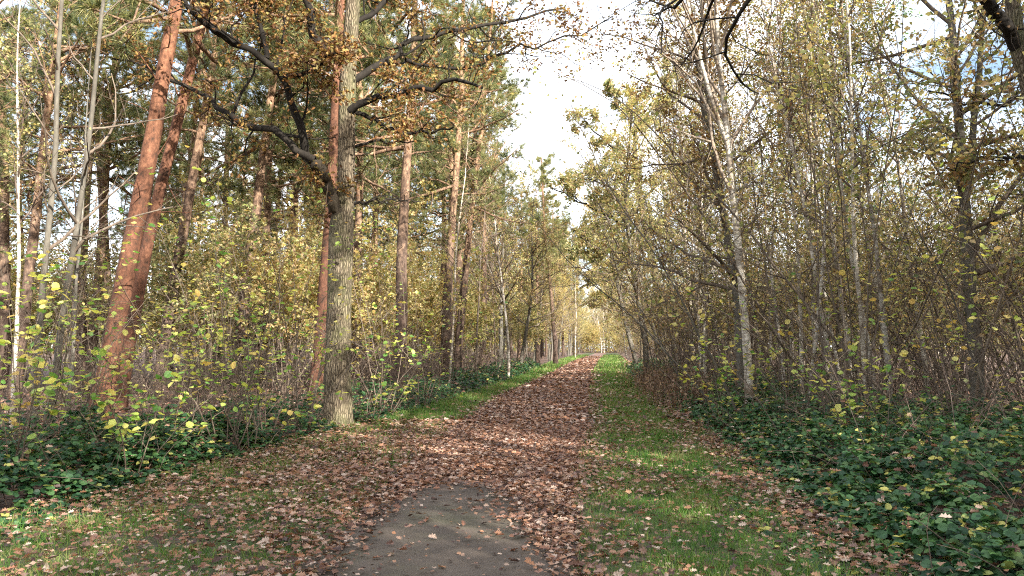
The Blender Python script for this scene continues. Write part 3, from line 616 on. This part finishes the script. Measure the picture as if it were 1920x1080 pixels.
hand('sapling', 'thin grey sapling between the grey pair and the thick red pine', 'sapling', ASH[0], 128, 14.2, 175, 350, 4, .6)
hand('birch_tree', 'thin mottled birch at the left picture edge beside the grey saplings', 'birch tree', BIRCH[0], 30, 15, 52, 50, 1, .75)
hand('birch_tree', 'thin white birch touching the pale pine right of the oak', 'birch tree', BIRCH[1], 841, 29, 880, 380, 2, .8)
hand('birch_tree', 'dappled birch with dark side branches at the left path edge', 'birch tree', BIGBIRCH[0], 953, 38, 957, 420, 2, .75)
hand('birch_tree', 'white birch stem catching the sun left of the far path', 'birch tree', BIRCH[3], 1078, 100, 1078, 560, 2, 1.0)
hand('birch_tree', 'left birch of the white pair at the far end of the path', 'birch tree', BIGBIRCH[0], 1127, 175, 1127, 600, 2, 1.0)
hand('birch_tree', 'right birch of the white pair at the far end of the path', 'birch tree', BIGBIRCH[1], 1132.5, 178, 1132, 600, 3, 1.0)
# right
hand('birch_tree', 'nearest white-barked birch on the right with a pale scarred trunk', 'birch tree', BIGBIRCH[1], 1402, 17, 1372, 0, 1.0)
hand('broadleaf_tree', 'brown-barked tree close behind the nearest white birch', 'broadleaf tree', BROAD[2], 1390, 20, 1362, 0, 3.4, .9)
hand('birch_tree', 'pale birch with white bare branches high right of the path', 'birch tree', BIGBIRCH[1], 1300, 34, 1288, 150, 2.0, 1.0)  # white birch bark, limbs in the pale twig colour
hand('birch_tree', 'second pale birch, touching the first high right of the path', 'birch tree', BIGBIRCH[0], 1318, 36, 1308, 150, .4, 1.0)
bx = [(1500, 19, 1488, 290), (1545, 22, 1548, 200), (1604, 18, 1560, 220), (1640, 17, 1600, 300), (1668, 16, 1622, 250), (1480, 23, 1455, 100), (1442, 24, 1425, 150), (1735, 18, 1690, 150), (1525, 20, 1520, 160)]
bl = ['slim white birch left of the leaning birches in the right thicket', 'faint slim birch midway across the right thicket', 'leaning birch with a white kinked stem, first of the leaning three', 'leaning white birch, middle one of the three in the thicket', 'leaning white birch, last of the three, above the bramble bank',
      'slim birch right beside the nearest white birch', 'thin birch between the pale pair and the slim white birch', 'leaning birch stem at the right side of the thicket', 'thin straight birch just right of the slim white birch']
for i, (a, d_, b_, c_) in enumerate(bx): hand('birch_tree', bl[i], 'birch tree', BIRCH[i % 4], a, d_, b_, c_, i * 1.3, .9 + .05 * (i % 3), .5)
hand('broadleaf_tree', 'forked yellow-brown tree right of the thicket, leaning left near the corner oak', 'broadleaf tree', BROAD[0], 1830, 15, 1780, 0, 2.0, .95)
hand('broadleaf_tree', 'green-leaved tree above the thicket in the right half', 'broadleaf tree', BROAD[3], 1570, 27, 1560, 0, 2.0, 1.0)
hand('broadleaf_tree', 'leafy oak leaning over the path where the right wood meets the sky', 'broadleaf tree', BROAD[4], 1235, 52, 1195, 200, 2.0, .95)
hand('broadleaf_tree', 'yellowing tree beyond the pale birches on the right', 'broadleaf tree', BROAD[1], 1270, 44, 1230, 100, .5, 1.05)
hand('broadleaf_tree', 'pale feathery tree whose thin crown edges the patch of sky from the right', 'broadleaf tree', BROAD[1], 1212, 37, 1150, 150, 4.5, 1.0)
hand('broadleaf_tree', 'olive tree leaning over the path beneath the pale feathery crown', 'broadleaf tree', BROAD[4], 1196, 52, 1110, 300, 1.0, 1.0)
hand('broadleaf_tree', 'slender yellow-leaved tree leaning toward the sky gap behind the olive one', 'broadleaf tree', BROAD[1], 1190, 64, 1120, 350, 3.0, 1.0)
hand('broadleaf_tree', 'orange-brown feathery tree standing against the sky left of the path', 'broadleaf tree', BROAD[2], 975, 54, 985, 300, 1.5, .85)
hand('broadleaf_tree', 'pale yellow tree left of the path, just beyond the orange-brown feathery one', 'broadleaf tree', BROAD[1], 1000, 68, 1030, 350, 2.5, .85)
hand('broadleaf_tree', 'broad yellow-green tree low at the left edge of the far path', 'broadleaf tree', BROAD[1], 1046, 84, 1075, 420, 0.5, .85)
hand('broadleaf_tree', 'pale tree between the pines and the sky, left of the orange-brown one', 'broadleaf tree', BROAD[1], 935, 48, 945, 250, 3.5, .95)
# hazels near the camera
hz = [(150, 12.2, 'hazel hung with yellow leaves in front of the grey sapling pair', 0), (430, 11.8, 'tallest lime-leaved hazel between the red pine and the oak', 3), (790, 21, 'hazel with yellow-green sprays under the pale pine right of the oak', 1), (330, 11.5, 'yellow-leaved hazel in front of the leaning red pine', 0), (500, 13.0, 'spreading hazel with pale green leaves left of the oak', 1), (60, 10.5, 'hazel with orange and yellow leaves at the left edge', 2),
      (720, 18.5, 'hazel covered in lime leaves just right of the oak trunk', 3), (1470, 15.5, 'hazel with yellow leaves under the nearest white birch', 1), (1790, 12.0, 'hazel leaning out over the brambles near the right edge', 1),
      (1950, 9.5, 'hazel with large green leaves at the right picture edge', 2), (570, 14.5, 'bare-stemmed hazel stool beside the oak foot', 3), (400, 15.0, 'hazel with upright brown rods behind the yellow-leaved one', 2)]
for i, (px, d_, lb, k) in enumerate(hz): hand('hazel_bush', lb, 'hazel bush', HAZEL[k], px, d_, None, 0, i * 1.1, .85 if 430 < px < 1900 else .72, .6)
lz = [(250, 10.0, 'low hazel sprouting yellow leaves above the left brambles'), (470, 12.0, 'low hazel with green leaves at the end of the left bramble bank'), (1370, 15.0, 'low hazel with bright yellow leaves left of the nearest white birch'),
      (1600, 11.5, 'low hazel standing in the middle of the right brambles'), (690, 16.8, 'low hazel sprouting against the right side of the oak'), (30, 9.0, 'low hazel at the left edge with orange leaves')]
for i, (px, d_, lb) in enumerate(lz): hand('hazel_bush', lb, 'hazel bush', LOWHAZEL[i % 3], px, d_, None, 0, i * 1.7, 1.0, .5)

def custom_at(name, label, px, d, trunk_px, radii, limb_px, ra, seed, leafm, keep=1.0, lm=11, ls=.19, k1=9):
    b = Vector(((px - 960) / F * d, d, 0)); placed.append((b.x, b.y, 2.0))
    tr_ = [(b.x, d, -.2)] + [tuple(W(a_, c_, d)) for a_, c_ in trunk_px]
    lb_ = [([tuple(W(a_, c_, d + e_)) for a_, c_, e_ in pts], ra * f_, ra * .25 * f_, 0) for pts, f_ in limb_px]
    return custom_oak(name, label, tuple(b), (tr_, radii), lb_, seed, leafm, keep, True, lm, ls, 12, k1)
custom_at('oak_tree', 'leafy olive oak leaning out over the path from the right, below the patch of sky', 1245, 48, [(1240, 600), (1225, 500), (1210, 420), (1195, 340), (1190, 250), (1195, 180)], [.28, .24, .22, .2, .16, .11, .05],
    [([(1222, 480, 0), (1180, 430, 0), (1130, 400, 1), (1080, 375, 1), (1030, 350, 2)], 1), ([(1215, 440, 0), (1180, 380, -1), (1130, 345, -2), (1070, 330, -3)], .9), ([(1225, 500, 0), (1180, 490, -1), (1140, 470, -2), (1100, 450, -2)], .8),
     ([(1198, 350, 0), (1160, 290, 1), (1120, 250, 2), (1085, 215, 2)], .8), ([(1192, 280, 0), (1180, 220, -1), (1150, 160, -2)], .7), ([(1200, 380, 0), (1250, 330, 2), (1300, 300, 3)], .8), ([(1192, 250, 0), (1230, 190, 0), (1255, 130, 0)], .7), ([(1220, 460, 0), (1270, 430, 3), (1320, 420, 4)], .8)], .12, 31, 'olive_leaf', k1=11)
custom_at('oak_tree', 'oak farther down the right side whose boughs close over the path', 1205, 82, [(1203, 600), (1195, 540), (1188, 490), (1180, 440), (1178, 400)], [.32, .28, .25, .2, .15, .06],
    [([(1195, 540, 0), (1170, 520, 0), (1140, 515, 1), (1105, 520, 2)], 1), ([(1190, 500, 0), (1160, 480, -1), (1120, 470, -2), (1080, 475, -3)], 1), ([(1182, 450, 0), (1150, 430, 1), (1115, 430, 2), (1085, 440, 3)], .9), ([(1178, 410, 0), (1150, 380, -2), (1120, 375, -3)], .7), ([(1185, 460, 0), (1215, 430, 0), (1240, 420, 0)], .7), ([(1197, 560, 0), (1170, 550, 2), (1140, 550, 5)], .8)], .16, 32, 'olive_leaf', ls=.27, k1=13)
custom_at('oak_tree', 'golden oak on the far left whose limbs arch across the far path', 1078, 112, [(1078, 600), (1080, 560), (1082, 520), (1084, 480), (1085, 450)], [.34, .3, .26, .2, .12, .05],
    [([(1080, 580, 0), (1105, 565, 0), (1130, 562, 1), (1155, 566, 2)], 1), ([(1081, 545, 0), (1110, 530, -2), (1140, 530, -3), (1165, 540, -4)], 1), ([(1083, 510, 0), (1110, 490, 2), (1140, 490, 3)], .9), ([(1080, 560, 0), (1060, 530, 0), (1035, 520, 2)], .9), ([(1084, 480, 0), (1060, 450, 0), (1040, 440, 0)], .8)], .2, 33, 'yellow_leaf', ls=.34, k1=11)
# ------------------------------------------------------------------ the rest of the wood
rs = random.Random(11)
def scatter(n, side, y0, y1, o0, o1, gap, protos, name, cat, labels, group, smin=.85, smax=1.15, tilt=.05, bias=0.0, seed=1, view=True):
    rr = random.Random(seed); c = 0; tries = 0
    while c < n and tries < n * 30:
        tries += 1; y = rr.uniform(y0, y1); o = rr.uniform(o0, o1); x = float(lx(y)) - o if side < 0 else float(rx(y)) + o
        if view and y > 4 and abs(x) > .66 * y + 3: continue
        if not free(x, y, gap): continue
        placed.append((x, y, gap)); c += 1
        put(name, labels, cat, rr.choice(protos), x, y, rr.uniform(0, 6.28), (rr.gauss(bias, tilt), rr.gauss(0, tilt), 1), rr.uniform(smin, smax), group)
scatter(30, -1, 22, 60, 2.5, 30, 1.9, PINE, 'pine_tree', 'pine tree', 'tall pine among many like it deep in the left wood', 'pines deep in the left wood', tilt=.03, bias=.03, seed=2)
scatter(40, -1, 60, 130, 1.5, 40, 2.4, PINE, 'pine_tree', 'pine tree', 'distant pine trunk in the farthest part of the left wood', 'pines in the farthest left wood', tilt=.02, seed=3)
scatter(56, -1, 25, 52, 2.0, 22, 1.4, SHRUB + [SHRUB[0]], 'hazel_shrub', 'shrub', 'leafy yellowing shrub under the pines of the left wood', 'yellowing shrubs under the left pines', .7, 1.1, .08, seed=4)
scatter(60, -1, 50, 130, 1.0, 26, 1.8, SHRUB, 'hazel_shrub', 'shrub', 'sunlit yellow shrub lining the far left side of the path', 'far shrubs left of the path', .8, 1.3, .08, seed=5)
scatter(22, -1, 22, 60, .8, 16, 1.2, POLE + [BIRCH[0]], 'pole_tree', 'young tree', 'slim young tree standing between the left pines', 'slim young trees in the left wood', tilt=.06, seed=6)
scatter(22, -1, 60, 140, .6, 14, 2.5, BROAD[:3], 'broadleaf_tree', 'broadleaf tree', 'sunlit golden tree where the left wood narrows to the far path', 'golden trees at the far left', .7, .95, .05, seed=7)
scatter(70, 1, 13, 40, 1.2, 20, 1.1, THICK, 'coppice_clump', 'coppice', 'clump of thin brown rods in the dense right thicket', 'coppice clumps in the right thicket', .75, 1.1, .1, -.1, seed=8)
scatter(44, 1, 40, 130, .8, 14, 1.8, THICK + SHRUB[:2], 'coppice_clump', 'coppice', 'shaded clump of rods lining the far right side of the path', 'coppice clumps along the far right', .8, 1.15, .08, -.05, seed=9)
scatter(44, 1, 12, 34, .6, 9, .7, ARCH, 'bent_pole', 'bent sapling', 'bare thin sapling bent over among the right thicket stems', 'bent saplings in the right thicket', .8, 1.2, .22, -.28, seed=24)
scatter(40, 1, 15, 60, 1.6, 26, 1.0, BIRCH + POLE, 'birch_tree', 'birch tree', 'slim birch or pole among many like it in the right wood', 'slim stems in the right wood', .85, 1.1, .05, -.05, seed=10)
scatter(24, 1, 14, 34, 1.0, 7, .7, BIRCH, 'birch_tree', 'birch tree', 'thin white birch stem at the front of the right thicket', 'white birch stems along the right thicket', .65, .95, .06, -.07, seed=21)
scatter(17, 1, 22, 46, 3.5, 30, 2.6, BROAD, 'broadleaf_tree', 'broadleaf tree', 'autumn tree in the canopy of the right wood', 'canopy trees of the right wood', .9, 1.1, .04, -.02, seed=12)
scatter(9, 1, 70, 150, 1.5, 30, 5.0, BROAD, 'broadleaf_tree', 'broadleaf tree', 'distant autumn tree on the far right of the path', 'distant trees right of the path', .75, 1.0, .04, -.02, seed=13)
scatter(22, 1, -12, 16, 3.0, 20, 2.2, BROAD, 'broadleaf_tree', 'broadleaf tree', 'autumn tree in the right wood nearest the viewer', 'near trees of the right wood', .9, 1.1, .04, 0, seed=14, view=False)
scatter(10, -1, -14, 6, 3.0, 14, 3.0, BROAD, 'broadleaf_tree', 'broadleaf tree', 'autumn tree in the left wood behind the viewer', 'trees behind the viewer', .9, 1.1, .04, 0, seed=15, view=False)
scatter(26, 1, -42, 0, 1.0, 30, 2.4, BROAD, 'broadleaf_tree', 'broadleaf tree', 'autumn tree in the right wood behind the viewer', 'trees behind the viewer on the right', .95, 1.2, .04, 0, seed=17, view=False)
scatter(20, 1, -50, -14, -12, 12, 2.6, BROAD, 'broadleaf_tree', 'broadleaf tree', 'autumn tree standing behind the viewer', 'trees behind the viewer', .95, 1.2, .04, 0, seed=18, view=False)
scatter(7, 1, 46, 120, .2, 2.0, 4, BROAD, 'broadleaf_tree', 'broadleaf tree', 'leafy tree overhanging the path from the right wood edge', 'overhanging trees on the right', .6, .85, .03, -.1, seed=19)
scatter(12, -1, 60, 150, .2, 2.5, 3, [BROAD[1], BROAD[0], BROAD[1]], 'broadleaf_tree', 'broadleaf tree', 'golden tree overhanging the far path from the left', 'overhanging trees at the far left', .5, .7, .03, .1, seed=20)
scatter(14, 1, 115, 172, .1, 6, 1.6, SHRUB, 'hazel_shrub', 'shrub', 'golden shrub crowding the right side of the far path', 'shrubs right of the far path', .7, 1.1, .05, seed=26)
# wood closing the view behind the bend
scatter(30, -1, 172, 200, -22, 6, 1.6, [SHRUB[0], SHRUB[2]], 'hazel_shrub', 'shrub', 'golden shrub closing the view where the path ends', 'shrubs at the end of the path', 1.1, 1.5, .05, seed=23)
scatter(30, -1, 176, 225, -24, 24, 3.0, [BROAD[1], BROAD[1], BROAD[0]], 'broadleaf_tree', 'broadleaf tree', 'pale golden tree closing the view beyond the end of the path', 'trees beyond the end of the path', .9, 1.2, .03, seed=16)

# far wood that reads as one mass
g = np.random.default_rng(77); mb = MB(); n = 60000
y = g.uniform(130, 235, n); x = g.uniform(-150, 170, n); k = (x < lx(y) - 12) | (x > rx(y) + 10) | (y > 215); x = x[k]; y = y[k]; N = len(x)
top = 13 + 3.0 * vnoise(x, y, 9, 5) + 1.5 * vnoise(x, y, 3, 6); z = np.power(g.random(N), .8) * top
leaves(mb, T_SMALL, np.stack([x, y, z], -1), g.standard_normal((N, 3)), g.standard_normal((N, 3)) + [0, -.4, .3], g.uniform(.5, 1.1, N), g, 0, wid=1.3)
nt_ = 500; tx = g.uniform(-140, 160, nt_); ty = g.uniform(130, 200, nt_); kk = (tx < lx(ty) - 12) | (tx > rx(ty) + 10); tx = tx[kk]; ty = ty[kk]
P, rr_, _ = strands(g, np.stack([tx, ty, 0 * tx], -1), np.tile([0, 0, 1.0], (len(tx), 1)), 12.0, .16, 5, .03, 0, .4); tubes(mb, P, rr_, 5, 1)
tag(link('far_woods', mb.mesh('far_woods', [M['olive_leaf'], M['pine_bark']])), 'far autumn wood closing the horizon behind the nearer trees', 'woods', kind='stuff')

# dry stalks beside the right verge
mb = MB(); n = 900; y = g.uniform(19, 34, n); x = rx(y) + g.normal(.5, .5, n)
D = np.stack([g.normal(0, .15, n), g.normal(0, .15, n), np.ones(n)], -1); P, rr_, LL = strands(g, np.stack([x, y, fheight(x, y)], -1), D, g.uniform(.4, 1.0, n), .006, 4, .06, -.02, .5); tubes(mb, P, rr_, 3, 0, rnd=g.random(n))
foliage(mb, g, P, 3, .09, T_SMALL, .1, 0, .1, .8, .02)
tag(link('dry_stalks', mb.mesh('dry_stalks', [M['dry']])), 'dead tawny willowherb stalks at the right wood edge', 'dead stalks', kind='stuff')


# golden undergrowth where the path ends
g = np.random.default_rng(78); mb = MB(); n = 16000; y = g.uniform(180, 214, n); x = g.uniform(-2, 60, n)
z = np.power(g.random(n), .8) * (4.5 + 1.6 * vnoise(x, y, 3.0, 9))
leaves(mb, T_SMALL, np.stack([x, y, z], -1), g.standard_normal((n, 3)), g.standard_normal((n, 3)) + [0, -.3, .4], g.uniform(.2, .45, n), g, 0, wid=1.3)
tag(link('golden_undergrowth', mb.mesh('golden_undergrowth', [M['yellow_leaf']])), 'golden undergrowth where the path runs out of sight', 'undergrowth', kind='stuff')
